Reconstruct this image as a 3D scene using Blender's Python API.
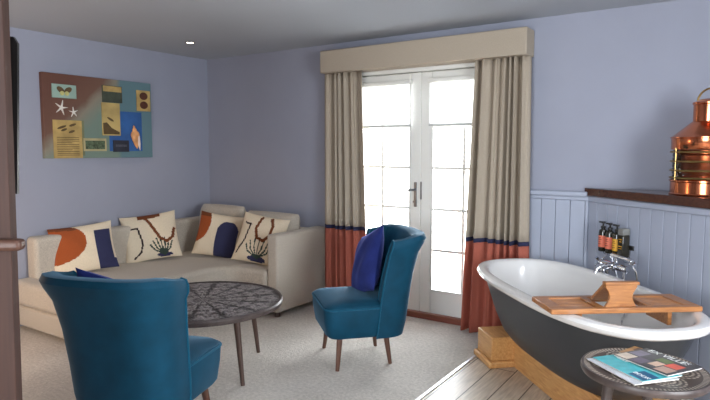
import bpy, bmesh, math, random
from mathutils import Vector, Matrix
random.seed(7)
sc = bpy.context.scene
for o in list(bpy.data.objects): bpy.data.objects.remove(o)
R = math.radians
COL = sc.collection

# ------------------------------------------------------------------ camera
cd = bpy.data.cameras.new('camera'); cam = bpy.data.objects.new('camera', cd); COL.objects.link(cam)
cam.location = (4.8305, -4.3271, 1.4359)
cam.rotation_euler = (R(90 - 4.97), 0, R(33.94))
cd.sensor_width = 36; cd.lens = 36 * 574.66 / 710; cd.clip_start = 0.05
sc.camera = cam
# ------------------------------------------------------------------ world, light, exposure
w = bpy.data.worlds.new('sky'); sc.world = w; w.use_nodes = True
bg = w.node_tree.nodes['Background']; bg.inputs[0].default_value = (0.90, 0.955, 1.0, 1); bg.inputs[1].default_value = 14
sc.view_settings.view_transform = 'Standard'; sc.view_settings.look = 'None'
sc.view_settings.gamma = 1; sc.view_settings.use_curve_mapping = False
sc.view_settings.exposure = 0.53

def lamp(name, kind, loc, energy, color, size=None, size_y=None, rot=None, target=None, spot=None):
    l = bpy.data.lights.new(name, kind); l.energy = energy; l.color = color
    if kind == 'AREA':
        l.shape = 'RECTANGLE'; l.size = size; l.size_y = size_y or size
    elif size: l.shadow_soft_size = size
    if spot: l.spot_size = R(spot); l.spot_blend = 0.6
    o = bpy.data.objects.new(name, l); COL.objects.link(o); o.location = loc
    if target is not None:
        d = Vector(target) - Vector(loc); o.rotation_euler = d.to_track_quat('-Z', 'Y').to_euler()
    if rot: o.rotation_euler = rot
    return o
# daylight entering by the glazed garden doors and by the windows behind and beside the camera
def portal(name, loc, sx, sy, target):
    o = lamp(name, 'AREA', loc, 1, (1, 1, 1), sx, sy, target=target); o.data.cycles.is_portal = True
portal('portal_doors', (2.585, 0.32, 1.09), 1.6, 2.15, (2.585, -1, 1.09))
portal('portal_rear', (4.05, -6.36, 1.425), 1.5, 1.45, (4.05, -1, 1.425))
portal('portal_side', (6.61, -2.95, 1.425), 1.5, 1.45, (0, -2.95, 1.425))
# warm wall lamp off to the left of the frame
lamp('warm_lamp', 'POINT', (0.45, -3.2, 0.75), 17, (1.0, 0.66, 0.38), 0.12)

# ------------------------------------------------------------------ materials
def lin(c):
    c = c / 255
    return c / 12.92 if c <= 0.04045 else ((c + 0.055) / 1.055) ** 2.4
def rgb(r, g, b): return (lin(r), lin(g), lin(b), 1)
class NT:
    def __init__(s, name):
        s.m = bpy.data.materials.new(name); s.m.use_nodes = True; s.t = s.m.node_tree
        s.b = s.t.nodes['Principled BSDF']; s.out = s.t.nodes['Material Output']
    def n(s, typ, **kw):
        nd = s.t.nodes.new('ShaderNode' + typ)
        for k, v in kw.items():
            if k.startswith('i_'):
                key = k[2:]; key = int(key) if key.isdigit() else key.replace('_', ' ')
                nd.inputs[key].default_value = v
            else: setattr(nd, k, v)
        return nd
    def l(s, a, b): s.t.links.new(a, b)
    def math(s, op, a, b=None):
        nd = s.n('Math', operation=op)
        for i, v in enumerate((a, b)):
            if v is None: continue
            if isinstance(v, (int, float)): nd.inputs[i].default_value = v
            else: s.l(v, nd.inputs[i])
        return nd.outputs[0]
    def bump(s, h, strength=0.3, dist=0.01):
        bp = s.n('Bump'); bp.inputs['Strength'].default_value = strength; bp.inputs['Distance'].default_value = dist
        s.l(h, bp.inputs['Height']); s.l(bp.outputs[0], s.b.inputs['Normal'])
    def ramp(s, fac, stops):
        r = s.n('ValToRGB'); el = r.color_ramp.elements
        el[0].position, el[0].color = stops[0]; el[1].position, el[1].color = stops[1]
        for p, c in stops[2:]:
            e = el.new(p); e.color = c
        s.l(fac, r.inputs[0]); return r.outputs[0]
def M(name, col, rough=0.6, metal=0.0, noise=0, amount=0.12, bump=0.0, dist=0.005, sheen=0, spec=None, coat=0, stretch=None, detail=4):
    t = NT(name); t.b.inputs['Base Color'].default_value = col
    t.b.inputs['Roughness'].default_value = rough; t.b.inputs['Metallic'].default_value = metal
    if spec is not None: t.b.inputs['Specular IOR Level'].default_value = spec
    if coat: t.b.inputs['Coat Weight'].default_value = coat; t.b.inputs['Coat Roughness'].default_value = 0.08
    if sheen:
        t.b.inputs['Sheen Weight'].default_value = sheen; t.b.inputs['Sheen Roughness'].default_value = 0.35
        t.b.inputs['Sheen Tint'].default_value = tuple(min(1, c * 2.5 + 0.15) for c in col[:3]) + (1,)
    if noise:
        tc = t.n('TexCoord'); mp = t.n('Mapping')
        if stretch: mp.inputs['Scale'].default_value = stretch
        t.l(tc.outputs['Object'], mp.inputs[0])
        nz = t.n('TexNoise'); nz.inputs['Scale'].default_value = noise; nz.inputs['Detail'].default_value = detail
        t.l(mp.outputs[0], nz.inputs['Vector'])
        lo = tuple(c * (1 - amount) for c in col[:3]) + (1,); hi = tuple(min(1, c * (1 + amount)) for c in col[:3]) + (1,)
        t.l(t.ramp(nz.outputs[0], [(0.3, lo), (0.7, hi)]), t.b.inputs['Base Color'])
        if bump: t.bump(nz.outputs[0], bump, dist)
    return t.m
def wood(name, c1, c2, rough=0.45, scale=6, stretch=(1, 12, 12), coat=0):
    t = NT(name); tc = t.n('TexCoord'); mp = t.n('Mapping'); mp.inputs['Scale'].default_value = stretch
    t.l(tc.outputs['Object'], mp.inputs[0])
    nz = t.n('TexNoise'); nz.inputs['Scale'].default_value = scale; nz.inputs['Detail'].default_value = 6; nz.inputs['Distortion'].default_value = 0.6
    t.l(mp.outputs[0], nz.inputs['Vector'])
    t.l(t.ramp(nz.outputs[0], [(0.3, c1), (0.7, c2)]), t.b.inputs['Base Color'])
    t.b.inputs['Roughness'].default_value = rough; t.bump(nz.outputs[0], 0.12, 0.003)
    if coat: t.b.inputs['Coat Weight'].default_value = coat
    return t.m

mt = {}
mt['wall'] = M('lavender_wall_paint', rgb(155, 158, 173), 0.75, noise=3, amount=0.02)
mt['panel'] = M('pale_blue_panel_paint', rgb(165, 171, 187), 0.5, noise=4, amount=0.02)
mt['ceil'] = M('ceiling_paint', rgb(172, 177, 185), 0.9, noise=2, amount=0.01)
mt['white'] = M('white_door_paint', rgb(225, 224, 218), 0.4, noise=5, amount=0.01)
mt['linen'] = M('beige_linen', rgb(172, 159, 142), 0.9, noise=260, amount=0.06, bump=0.15, dist=0.002, stretch=(1, 1, 0.35))
mt['navyband'] = M('navy_braid', rgb(40, 42, 72), 0.9, noise=120, amount=0.1)
mt['rust'] = M('terracotta_linen', rgb(172, 94, 76), 0.9, noise=260, amount=0.06, bump=0.15, dist=0.002, stretch=(1, 1, 0.35))
mt['sofa'] = M('oatmeal_weave', rgb(190, 180, 166), 0.95, noise=190, amount=0.28, bump=0.35, dist=0.003, sheen=0.15)
mt['velvet'] = M('teal_velvet', rgb(6, 60, 82), 0.7, noise=9, amount=0.16, sheen=0.75, spec=0.2)
mt['velvet_pipe'] = M('teal_piping', rgb(8, 74, 98), 0.65, noise=30, amount=0.1, sheen=0.8, spec=0.2)
mt['navy_velvet'] = M('royal_blue_velvet', rgb(34, 46, 110), 0.75, noise=10, amount=0.2, sheen=0.7, spec=0.2)
mt['walnut'] = wood('walnut_leg', rgb(72, 44, 34), rgb(102, 66, 48), 0.4, 8, (12, 12, 1))
mt['cream'] = M('cream_cotton', rgb(228, 212, 186), 0.95, noise=150, amount=0.08, bump=0.2, dist=0.002)
mt['p_rust'] = M('rust_print', rgb(160, 78, 34), 0.95, noise=150, amount=0.1, bump=0.2, dist=0.002)
mt['p_brown'] = M('brown_print', rgb(112, 58, 26), 0.95, noise=150, amount=0.1)
mt['p_navy'] = M('navy_print', rgb(46, 48, 82), 0.95, noise=150, amount=0.12, bump=0.2, dist=0.002)
mt['p_black'] = M('black_print', rgb(48, 34, 34), 0.95, noise=150, amount=0.1)
mt['p_green'] = M('dark_green_print', rgb(50, 66, 58), 0.95, noise=150, amount=0.1)
mt['charcoal'] = M('charcoal_enamel', rgb(48, 50, 54), 0.42, noise=3, amount=0.04)
mt['enamel'] = M('white_enamel', rgb(232, 229, 226), 0.15, noise=2, amount=0.01, coat=0.4)
mt['oak'] = wood('oak_block', rgb(200, 140, 80), rgb(226, 174, 112), 0.4, 5, (2, 14, 14), 0.2)
mt['teak'] = wood('bamboo_tray', rgb(148, 92, 48), rgb(182, 122, 68), 0.38, 6, (2, 14, 14), 0.25)
mt['sill'] = wood('red_brown_sill', rgb(112, 58, 44), rgb(140, 76, 58), 0.5)
mt['shelf'] = wood('dark_walnut_shelf', rgb(62, 34, 24), rgb(86, 50, 34), 0.25, 5, (1.5, 14, 14), 0.4)
mt['darkdoor'] = wood('dark_mahogany', rgb(52, 30, 22), rgb(66, 40, 30), 0.7, 4, (10, 10, 0.6))
mt['handle'] = wood('dark_handle_wood', rgb(70, 44, 34), rgb(92, 60, 46), 0.45)
mt['chrome'] = M('chrome', rgb(215, 216, 220), 0.08, 1.0, noise=2, amount=0.01)
mt['steel'] = M('brushed_steel', rgb(120, 120, 122), 0.3, 1.0, noise=40, amount=0.08)
mt['copper'] = M('polished_copper', rgb(214, 128, 88), 0.16, 1.0, noise=14, amount=0.12, bump=0.03)
mt['copper_dk'] = M('aged_copper', rgb(176, 96, 62), 0.28, 1.0, noise=14, amount=0.2, bump=0.05)
mt['brass'] = M('aged_brass', rgb(168, 140, 88), 0.3, 1.0, noise=20, amount=0.15)
mt['black'] = M('black_plastic', rgb(26, 24, 24), 0.35, noise=6, amount=0.1)
mt['amber'] = M('dark_bottle', rgb(38, 34, 22), 0.15, noise=6, amount=0.1, coat=0.5)
mt['coral'] = M('coral_label', rgb(226, 120, 92), 0.6, noise=30, amount=0.05)
mt['yellow'] = M('yellow_label', rgb(224, 164, 52), 0.6, noise=30, amount=0.05)
mt['link'] = M('label_ink', rgb(110, 52, 40), 0.8, noise=20, amount=0.1)
mt['greycap'] = M('grey_cap', rgb(128, 128, 124), 0.4, noise=20, amount=0.05)
mt['paper'] = M('magazine_paper', rgb(222, 216, 208), 0.5, noise=40, amount=0.05)
mt['blind'] = M('white_blind_cloth', rgb(240, 240, 240), 0.9, noise=120, amount=0.02)
mt['paving'] = M('pale_paving', rgb(205, 200, 190), 0.9, noise=4, amount=0.08)
mt['render'] = M('pale_render', rgb(232, 228, 216), 0.9, noise=3, amount=0.05)

def glassmat(name, tint=(1, 1, 1, 1), gl=0.06, rough=0.02):
    t = NT(name); t.t.nodes.remove(t.b)
    tr = t.n('BsdfTransparent'); tr.inputs[0].default_value = tint
    g = t.n('BsdfGlossy'); g.inputs['Roughness'].default_value = rough
    fr = t.n('Fresnel'); fr.inputs[0].default_value = 1.45
    mx = t.n('MixShader'); t.l(t.math('MULTIPLY', fr.outputs[0], 0.9), mx.inputs[0])
    t.l(tr.outputs[0], mx.inputs[1]); t.l(g.outputs[0], mx.inputs[2]); t.l(mx.outputs[0], t.out.inputs[0])
    return t.m
mt['glass'] = glassmat('window_glass')
mt['lglass'] = glassmat('lantern_glass', (0.9, 0.86, 0.8, 1))
# translucent blind: daylight glows through the cloth
t = NT('white_blind'); d = t.n('BsdfDiffuse'); d.inputs[0].default_value = rgb(245, 245, 245)
tl = t.n('BsdfTranslucent'); tl.inputs[0].default_value = rgb(250, 250, 250); mx = t.n('MixShader'); mx.inputs[0].default_value = 0.6
t.l(d.outputs[0], mx.inputs[1]); t.l(tl.outputs[0], mx.inputs[2]); t.l(mx.outputs[0], t.out.inputs[0]); mt['blind'] = t.m
# carpet
t = NT('oatmeal_carpet'); tc = t.n('TexCoord')
n1 = t.n('TexNoise'); n1.inputs['Scale'].default_value = 46; n1.inputs['Detail'].default_value = 6; n1.inputs['Roughness'].default_value = 0.75
n2 = t.n('TexNoise'); n2.inputs['Scale'].default_value = 2.2; n2.inputs['Detail'].default_value = 3
t.l(tc.outputs['Object'], n1.inputs['Vector']); t.l(tc.outputs['Object'], n2.inputs['Vector'])
s = t.math('ADD', t.math('MULTIPLY', n1.outputs[0], 0.75), t.math('MULTIPLY', n2.outputs[0], 0.25))
t.l(t.ramp(s, [(0.34, rgb(180, 173, 165)), (0.66, rgb(226, 219, 210))]), t.b.inputs['Base Color'])
t.b.inputs['Roughness'].default_value = 1; t.b.inputs['Specular IOR Level'].default_value = 0.1; t.bump(n1.outputs[0], 0.8, 0.012); mt['carpet'] = t.m
# planks along Y
t = NT('pale_oak_planks'); tc = t.n('TexCoord'); mp = t.n('Mapping'); mp.inputs['Rotation'].default_value = (0, 0, R(90)); mp.inputs['Location'].default_value = (0, 0.075, 0)
t.l(tc.outputs['Object'], mp.inputs[0])
bk = t.n('TexBrick'); bk.inputs['Scale'].default_value = 1; bk.inputs['Brick Width'].default_value = 1.5; bk.inputs['Row Height'].default_value = 0.15
bk.inputs['Mortar Size'].default_value = 0.004; bk.inputs['Color1'].default_value = rgb(218, 206, 190); bk.inputs['Color2'].default_value = rgb(206, 192, 174); bk.inputs['Mortar'].default_value = rgb(90, 78, 66)
t.l(mp.outputs[0], bk.inputs['Vector'])
mp2 = t.n('Mapping'); mp2.inputs['Scale'].default_value = (14, 1.2, 1); t.l(tc.outputs['Object'], mp2.inputs[0])
nz = t.n('TexNoise'); nz.inputs['Scale'].default_value = 5; nz.inputs['Detail'].default_value = 6; t.l(mp2.outputs[0], nz.inputs['Vector'])
mr = t.n('Mix', data_type='RGBA', blend_type='MULTIPLY'); mr.inputs[0].default_value = 0.7
t.l(bk.outputs[0], mr.inputs[6]); t.l(t.ramp(nz.outputs[0], [(0.3, rgb(190, 180, 172)), (0.65, rgb(255, 252, 248))]), mr.inputs[7])
t.l(mr.outputs[2], t.b.inputs['Base Color']); t.b.inputs['Roughness'].default_value = 0.38; t.bump(nz.outputs[0], 0.1, 0.002); mt['planks'] = t.m
# carved tops: radial mandala relief
def carved(name, dark, light, Rr, spokes):
    t = NT(name); tc = t.n('TexCoord'); sx = t.n('SeparateXYZ'); t.l(tc.outputs['Object'], sx.inputs[0])
    r = t.math('SQRT', t.math('ADD', t.math('MULTIPLY', sx.outputs[0], sx.outputs[0]), t.math('MULTIPLY', sx.outputs[1], sx.outputs[1])))
    a = t.math('ARCTAN2', sx.outputs[1], sx.outputs[0])
    ring = t.math('SINE', t.math('MULTIPLY', r, 14 * math.pi / Rr))
    sp = t.math('POWER', t.math('ABSOLUTE', t.math('COSINE', t.math('MULTIPLY', a, spokes / 2))), 14)
    vo = t.n('TexVoronoi'); vo.inputs['Scale'].default_value = 38 / Rr; t.l(tc.outputs['Object'], vo.inputs['Vector'])
    pet = t.math('SINE', t.math('ADD', t.math('MULTIPLY', r, 9 * math.pi / Rr), t.math('MULTIPLY', t.math('ABSOLUTE', t.math('SINE', t.math('MULTIPLY', a, spokes))), 4)))
    h = t.math('ADD', t.math('ADD', t.math('MULTIPLY', ring, 0.12), t.math('MULTIPLY', vo.outputs['Distance'], 0.75)), t.math('MULTIPLY', pet, 0.16))
    h = t.math('SUBTRACT', h, t.math('MULTIPLY', sp, 0.5))
    t.l(t.ramp(h, [(0.05, dark), (0.55, light)]), t.b.inputs['Base Color']); t.b.inputs['Roughness'].default_value = 0.42
    t.bump(h, 0.9, 0.008); return t.m
mt['carved'] = carved('dark_carved_wood', rgb(44, 38, 37), rgb(140, 132, 130), 0.5, 14)  # pale grey tone paints silvery sheen highlights onto the raised carving
def rosettes(name, dark, light, Rr):
    t = NT(name); tc = t.n('TexCoord'); sx = t.n('SeparateXYZ'); t.l(tc.outputs['Object'], sx.inputs[0])
    m = t.math
    r = m('SQRT', m('ADD', m('MULTIPLY', sx.outputs[0], sx.outputs[0]), m('MULTIPLY', sx.outputs[1], sx.outputs[1])))
    a = m('ARCTAN2', sx.outputs[1], sx.outputs[0]); w6 = math.pi/3
    af = m('SUBTRACT', a, m('MULTIPLY', m('ROUND', m('DIVIDE', a, w6)), w6))
    lx = m('SUBTRACT', m('MULTIPLY', r, m('COSINE', af)), 0.58*Rr); ly = m('MULTIPLY', r, m('SINE', af))
    d = m('SQRT', m('ADD', m('MULTIPLY', lx, lx), m('MULTIPLY', ly, ly))); an = m('ARCTAN2', ly, lx)
    rings = m('MULTIPLY', m('ADD', m('SINE', m('MULTIPLY', d, 7*math.pi/(0.3*Rr))), 1.0), 0.5)
    dots = m('MULTIPLY', m('ADD', m('SINE', m('MULTIPLY', an, 18)), 1.0), 0.5)
    ros = m('MULTIPLY', m('MULTIPLY', rings, m('ADD', m('MULTIPLY', dots, 0.7), 0.3)), m('LESS_THAN', d, 0.30*Rr))
    rim = m('MULTIPLY', m('MULTIPLY', m('GREATER_THAN', r, 0.91*Rr), m('ADD', m('SINE', m('MULTIPLY', a, 90)), 1.0)), 0.45)
    mid = m('MULTIPLY', m('LESS_THAN', r, 0.26*Rr), m('MULTIPLY', m('ADD', m('SINE', m('MULTIPLY', r, 60*math.pi/Rr*0.26)), 1.0), 0.4))
    h = m('ADD', m('ADD', ros, rim), mid)
    t.l(t.ramp(h, [(0.1, dark), (0.75, light)]), t.b.inputs['Base Color']); t.b.inputs['Roughness'].default_value = 0.45
    t.bump(h, 0.5, 0.003); return t.m
mt['carved2'] = rosettes('brown_carved_wood', rgb(72, 58, 52), rgb(176, 162, 148), 0.22)
mt['tabledk'] = wood('dark_stained_wood', rgb(58, 48, 46), rgb(84, 72, 68), 0.4, 5, (3, 3, 3))
mt['tablelegdk'] = wood('dark_leg_wood', rgb(66, 48, 42), rgb(92, 70, 60), 0.4, 8, (12, 12, 1))

# ------------------------------------------------------------------ mesh helpers
def bmn(): return bmesh.new()
def box(bm, x0, x1, y0, y1, z0, z1, mat=None):
    vs = [bm.verts.new(p) for p in ((x0,y0,z0),(x1,y0,z0),(x1,y1,z0),(x0,y1,z0),(x0,y0,z1),(x1,y0,z1),(x1,y1,z1),(x0,y1,z1))]
    fs = [(0,3,2,1),(4,5,6,7),(0,1,5,4),(1,2,6,5),(2,3,7,6),(3,0,4,7)]
    for f in fs: bm.faces.new([vs[i] for i in f])
    if mat is not None:
        for v in vs: v.co = mat @ v.co
    return vs
def lathe(bm, prof, seg=32, c=(0,0,0), mat=None, cap=True):
    rings = []
    for r, z in prof:
        rings.append([bm.verts.new((c[0]+r*math.cos(2*math.pi*i/seg), c[1]+r*math.sin(2*math.pi*i/seg), c[2]+z)) for i in range(seg)])
    for a, b in zip(rings, rings[1:]):
        for i in range(seg): bm.faces.new((a[i], a[(i+1)%seg], b[(i+1)%seg], b[i]))
    if cap:
        bm.faces.new(list(reversed(rings[0]))); bm.faces.new(rings[-1])
    if mat is not None:
        for g in rings:
            for v in g: v.co = mat @ v.co
    return rings
def tube(bm, pts, rad, seg=10, closed=False):
    pts = [Vector(p) for p in pts]; n = len(pts); rads = rad if isinstance(rad, (list, tuple)) else [rad]*n
    rings = []; prev = None
    for i, p in enumerate(pts):
        if closed: tg = pts[(i+1)%n] - pts[i-1]
        else: tg = pts[min(i+1, n-1)] - pts[max(i-1, 0)]
        tg.normalize()
        if prev is None:
            up = Vector((0,0,1)) if abs(tg.z) < 0.9 else Vector((1,0,0)); u = tg.cross(up).normalized()
        else: u = (prev - tg*prev.dot(tg)).normalized()
        prev = u; v = tg.cross(u)
        rings.append([bm.verts.new(p + (u*math.cos(2*math.pi*k/seg) + v*math.sin(2*math.pi*k/seg))*rads[i]) for k in range(seg)])
    m = n if closed else n-1
    for i in range(m):
        a, b = rings[i], rings[(i+1)%n]
        for k in range(seg): bm.faces.new((a[k], a[(k+1)%seg], b[(k+1)%seg], b[k]))
    if not closed:
        bm.faces.new(list(reversed(rings[0]))); bm.faces.new(rings[-1])
def prism(bm, poly, z0, z1, mat=None):
    a = [bm.verts.new((x, y, z0)) for x, y in poly]; b = [bm.verts.new((x, y, z1)) for x, y in poly]; n = len(poly)
    bm.faces.new(list(reversed(a))); bm.faces.new(b)
    for i in range(n): bm.faces.new((a[i], a[(i+1)%n], b[(i+1)%n], b[i]))
    if mat is not None:
        for v in a+b: v.co = mat @ v.co
def loft(bm, rings, cap0=True, cap1=True):
    rr = [[bm.verts.new(p) for p in r] for r in rings]; n = len(rr[0])
    for a, b in zip(rr, rr[1:]):
        for i in range(n): bm.faces.new((a[i], a[(i+1)%n], b[(i+1)%n], b[i]))
    if cap0: bm.faces.new(list(reversed(rr[0])))
    if cap1: bm.faces.new(rr[-1])
def leg(bm, top, bot, r0, r1, seg=12):
    tube(bm, [top, bot], [r0, r1], seg)
def obj(name, bm, m, parent=None, bevel=0, seg=2, sub=0, smooth=True, solid=0):
    bmesh.ops.recalc_face_normals(bm, faces=bm.faces[:])
    me = bpy.data.meshes.new(name); bm.to_mesh(me); bm.free()
    for x in (m if isinstance(m, list) else [m]): me.materials.append(x)
    if smooth:
        for p in me.polygons: p.use_smooth = True
        try: me.set_sharp_from_angle(angle=R(38))
        except Exception: pass
    o = bpy.data.objects.new(name, me); COL.objects.link(o)
    if parent: o.parent = parent
    if bevel:
        b = o.modifiers.new('bevel', 'BEVEL'); b.width = bevel; b.segments = seg; b.limit_method = 'ANGLE'; b.angle_limit = R(40)
    if solid:
        q = o.modifiers.new('solid', 'SOLIDIFY'); q.thickness = solid; q.offset = 0
    if sub:
        q = o.modifiers.new('sub', 'SUBSURF'); q.levels = sub; q.render_levels = sub
    return o
def thing(name, label, cat, loc=(0,0,0), rotz=0, group=None):
    o = bpy.data.objects.new(name, None); COL.objects.link(o); o.empty_display_size = 0.1
    o.location = loc; o.rotation_euler = (0, 0, rotz); return tag(o, label, cat, group)
def tag(o, label, cat, group=None):
    o['label'] = label; o['category'] = cat
    if group: o['group'] = group
    return o
def struct(name, bm, m, label=None, parent=None, **kw):
    o = obj(name, bm, m, parent, **kw)
    if not parent: o['kind'] = 'structure'
    if label and not parent: o['label'] = label
    return o
def copy_thing(o, label, group=None):
    c = o.copy(); COL.objects.link(c); c['label'] = label
    for ch in list(o.children):
        d = ch.copy(); COL.objects.link(d); d.parent = c
        for g in list(ch.children):
            e = g.copy(); COL.objects.link(e); e.parent = d
    return c
def textmesh(txt, size, mat4, m, name, parent, extrude=0.0003):
    cu = bpy.data.curves.new(name, 'FONT'); cu.body = txt; cu.size = size; cu.extrude = extrude; cu.align_x = 'CENTER'; cu.align_y = 'CENTER'
    tmp = bpy.data.objects.new(name + '_tmp', cu); COL.objects.link(tmp)
    dg = bpy.context.evaluated_depsgraph_get(); me = bpy.data.meshes.new_from_object(tmp.evaluated_get(dg))
    bpy.data.objects.remove(tmp); me.transform(mat4); me.materials.clear(); me.materials.append(m)
    o = bpy.data.objects.new(name, me); COL.objects.link(o)
    if parent: o.parent = parent
    return o

# ------------------------------------------------------------------ setting
RX, RY = 6.4, -6.15
bm = bmn(); box(bm, -0.2, 3.345, RY-0.2, 0.0, -0.12, 0.0); struct('floor', bm, mt['carpet'], 'speckled oatmeal carpet', smooth=False)
bm = bmn(); box(bm, 3.345, RX+0.2, RY-0.2, 0.0, -0.12, 0.0); struct('floor_planks', bm, mt['planks'], 'pale plank floor beside the bath', smooth=False)
bm = bmn(); box(bm, 3.333, 3.357, RY, -0.02, 0.0, 0.006); struct('trim_1', bm, M('threshold_strip', rgb(205, 205, 210), 0.35, 0.9, noise=40, amount=0.05), 'silver strip between carpet and planks', bevel=0.003)
bm = bmn(); box(bm, -0.2, RX+0.2, RY-0.2, 0.3, 2.4, 2.55); struct('ceiling', bm, mt['ceil'], smooth=False)
bm = bmn()
box(bm, -0.2, 1.79, 0, 0.3, -0.12, 2.4); box(bm, 3.38, RX+0.2, 0, 0.3, -0.12, 2.4); box(bm, 1.79, 3.38, 0, 0.3, 2.14, 2.4); box(bm, 1.79, 3.38, 0, 0.3, -0.12, 0.0)
struct('wall_back', bm, mt['wall'], smooth=False)
bm = bmn(); box(bm, -0.2, 0, RY-0.2, 0, -0.12, 2.4); struct('wall_left', bm, mt['wall'], smooth=False)
bm = bmn(); y0, y1, z0, z1 = -3.7, -2.2, 0.7, 2.15
box(bm, RX, RX+0.2, RY-0.2, y0, -0.12, 2.4); box(bm, RX, RX+0.2, y1, 0, -0.12, 2.4); box(bm, RX, RX+0.2, y0, y1, -0.12, z0); box(bm, RX, RX+0.2, y0, y1, z1, 2.4)
struct('wall_right', bm, mt['wall'], smooth=False)
bm = bmn(); x0, x1 = 3.3, 4.8
box(bm, -0.2, x0, RY-0.2, RY, -0.12, 2.4); box(bm, x1, RX+0.2, RY-0.2, RY, -0.12, 2.4); box(bm, x0, x1, RY-0.2, RY, -0.12, z0); box(bm, x0, x1, RY-0.2, RY, z1, 2.4)
struct('wall_rear', bm, mt['wall'], smooth=False)

# door frame, sill, leaves
bm = bmn(); box(bm, 1.79, 1.822, -0.012, 0.1, 0, 2.14); box(bm, 3.348, 3.38, -0.012, 0.1, 0, 2.14); box(bm, 1.822, 3.348, -0.012, 0.1, 2.086, 2.14); box(bm, 1.822, 3.348, 0.05, 0.1, 2.05, 2.086); box(bm, 1.74, 3.43, -0.03, 0.0, 2.115, 2.15)
struct('trim_2', bm, mt['white'], 'white frame around the garden doors', bevel=0.006)
bm = bmn(); box(bm, 1.80, 3.37, -0.03, 0.12, 0.0, 0.052); struct('trim_3', bm, mt['sill'], 'red brown timber threshold under the garden doors', bevel=0.006)
def door_leaf(name, xl, label):
    W = 0.76; st = 0.098; zb, zt = 0.056, 2.078; g0, g1 = 0.249, 1.98; ya, yb = 0.0, 0.045
    bm = bmn()
    box(bm, xl, xl+st, ya, yb, zb, zt); box(bm, xl+W-st, xl+W, ya, yb, zb, zt)
    box(bm, xl+st, xl+W-st, ya, yb, zb, g0); box(bm, xl+st, xl+W-st, ya, yb, g1, zt)
    dr = struct(name, bm, mt['white'], label, bevel=0.006)
    dr['label'] = label
    bm = bmn(); cx = xl + W/2
    box(bm, cx-0.011, cx+0.011, ya+0.008, yb-0.008, g0, g1)
    for k in range(1, 5):
        z = g0 + (g1-g0)*k/5; box(bm, xl+st, cx-0.0112, ya+0.008, yb-0.008, z-0.011, z+0.011); box(bm, cx+0.0112, xl+W-st, ya+0.008, yb-0.008, z-0.011, z+0.011)
    for a, b in ((xl+st, xl+st+0.012), (xl+W-st-0.012, xl+W-st)): box(bm, a, b, ya-0.004, ya+0.01, g0, g1)
    box(bm, xl+st+0.012, xl+W-st-0.012, ya-0.004, ya+0.01, g0, g0+0.012)
    obj('glazing_bar', bm, mt['white'], dr, bevel=0.003)
    bm = bmn(); box(bm, xl+st, xl+W-st, 0.020, 0.024, g0, g1); obj('glass_pane', bm, mt['glass'], dr, smooth=False)
    return dr
dl = door_leaf('door_1', 1.824, 'left white glazed garden door with lever handle')
drr = door_leaf('door_2', 2.588, 'right white glazed garden door')
# lever handle on the left leaf
bm = bmn(); box(bm, 2.527, 2.553, -0.012, 0.0, 0.955, 1.165); obj('backplate', bm, mt['steel'], dl, bevel=0.004)
bm = bmn(); tube(bm, [(2.54, -0.01, 1.10), (2.54, -0.05, 1.10), (2.52, -0.06, 1.10), (2.42, -0.058, 1.098)], [0.009, 0.009, 0.009, 0.007]); obj('lever_handle', bm, mt['steel'], dl)
bm = bmn(); tube(bm, [(2.54, -0.012, 1.0), (2.54, -0.03, 1.0)], 0.011); obj('thumb_turn', bm, mt['steel'], dl)
bm = bmn(); box(bm, 2.585, 2.599, -0.008, 0.0, 1.02, 1.17); obj('keep_plate', bm, mt['steel'], drr, bevel=0.003)

# roller blinds, pulled over the top pane of each leaf
def blind(xl, label):
    t = thing('roller_blind', label, 'blind', (xl, -0.03, 0), 0, 'blinds on the garden doors')
    bm = bmn(); box(bm, 0.012, 0.60, -0.003, -0.001, 1.65, 1.99); obj('blind_cloth', bm, mt['blind'], t, smooth=False)
    bm = bmn(); box(bm, 0.0, 0.612, -0.022, 0.022, 1.985, 2.02); obj('head_rail', bm, mt['white'], t, bevel=0.008)
    bm = bmn(); box(bm, 0.008, 0.604, -0.009, 0.007, 1.632, 1.650); obj('bottom_bar', bm, M('blind_bar', rgb(190, 190, 188), 0.5, noise=20, amount=0.03), t, bevel=0.004)
    return t
blind(1.898, 'short white blind over the top of the left garden door')
blind(2.664, 'short white blind over the top of the right garden door')

# garden outside
bm = bmn(); box(bm, -8, 14, 0.3, 14, -0.2, -0.06); struct('ground', bm, mt['paving'], smooth=False)
bm = bmn(); box(bm, -6, 12, 6.0, 6.25, -0.06, 1.15); o = obj('garden_wall', bm, mt['render'], bevel=0.02); o['kind'] = 'structure'; o['label'] = 'pale garden wall outside the glazed doors'

# wainscot: flush section left, boxed section that angles out under the shelf
PA = math.atan2(-0.613, 0.79); PL = 3.1
PM = Matrix.Translation((3.93, 0, 0)) @ Matrix.Rotation(PA, 4, 'Z')     # local x along panel, local -y into the room
bm = bmn()
x = 3.5
while x < 3.92:
    x2 = min(x+0.103, 3.935); box(bm, x+0.001, x2-0.001, -0.018, 0, 0, 1.075); x = x2
struct('trim_4', bm, mt['panel'], 'tongue and groove boards on the window wall', bevel=0.005, smooth=False)
bm = bmn(); box(bm, 3.5, 3.935, -0.026, 0, 1.075, 1.105); box(bm, 3.5, 3.928, -0.048, 0, 1.105, 1.14); struct('trim_5', bm, mt['panel'], 'moulded rail over the flush boards', bevel=0.007)
bm = bmn(); x = 0.0
while x < PL:
    x2 = x+0.094; box(bm, x+0.001, x2-0.001, 0.0, 0.02, 0, 1.075, PM); x = x2
struct('wall_panel', bm, mt['panel'], 'pale blue boxed tongue and groove panelling angled out beside the bath', bevel=0.005, smooth=False)
bm = bmn(); box(bm, 0.0, PL, -0.014, 0.02, 1.068, 1.11, PM); struct('trim_6', bm, mt['panel'], 'rail under the dark shelf', bevel=0.007)
bm = bmn()
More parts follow.
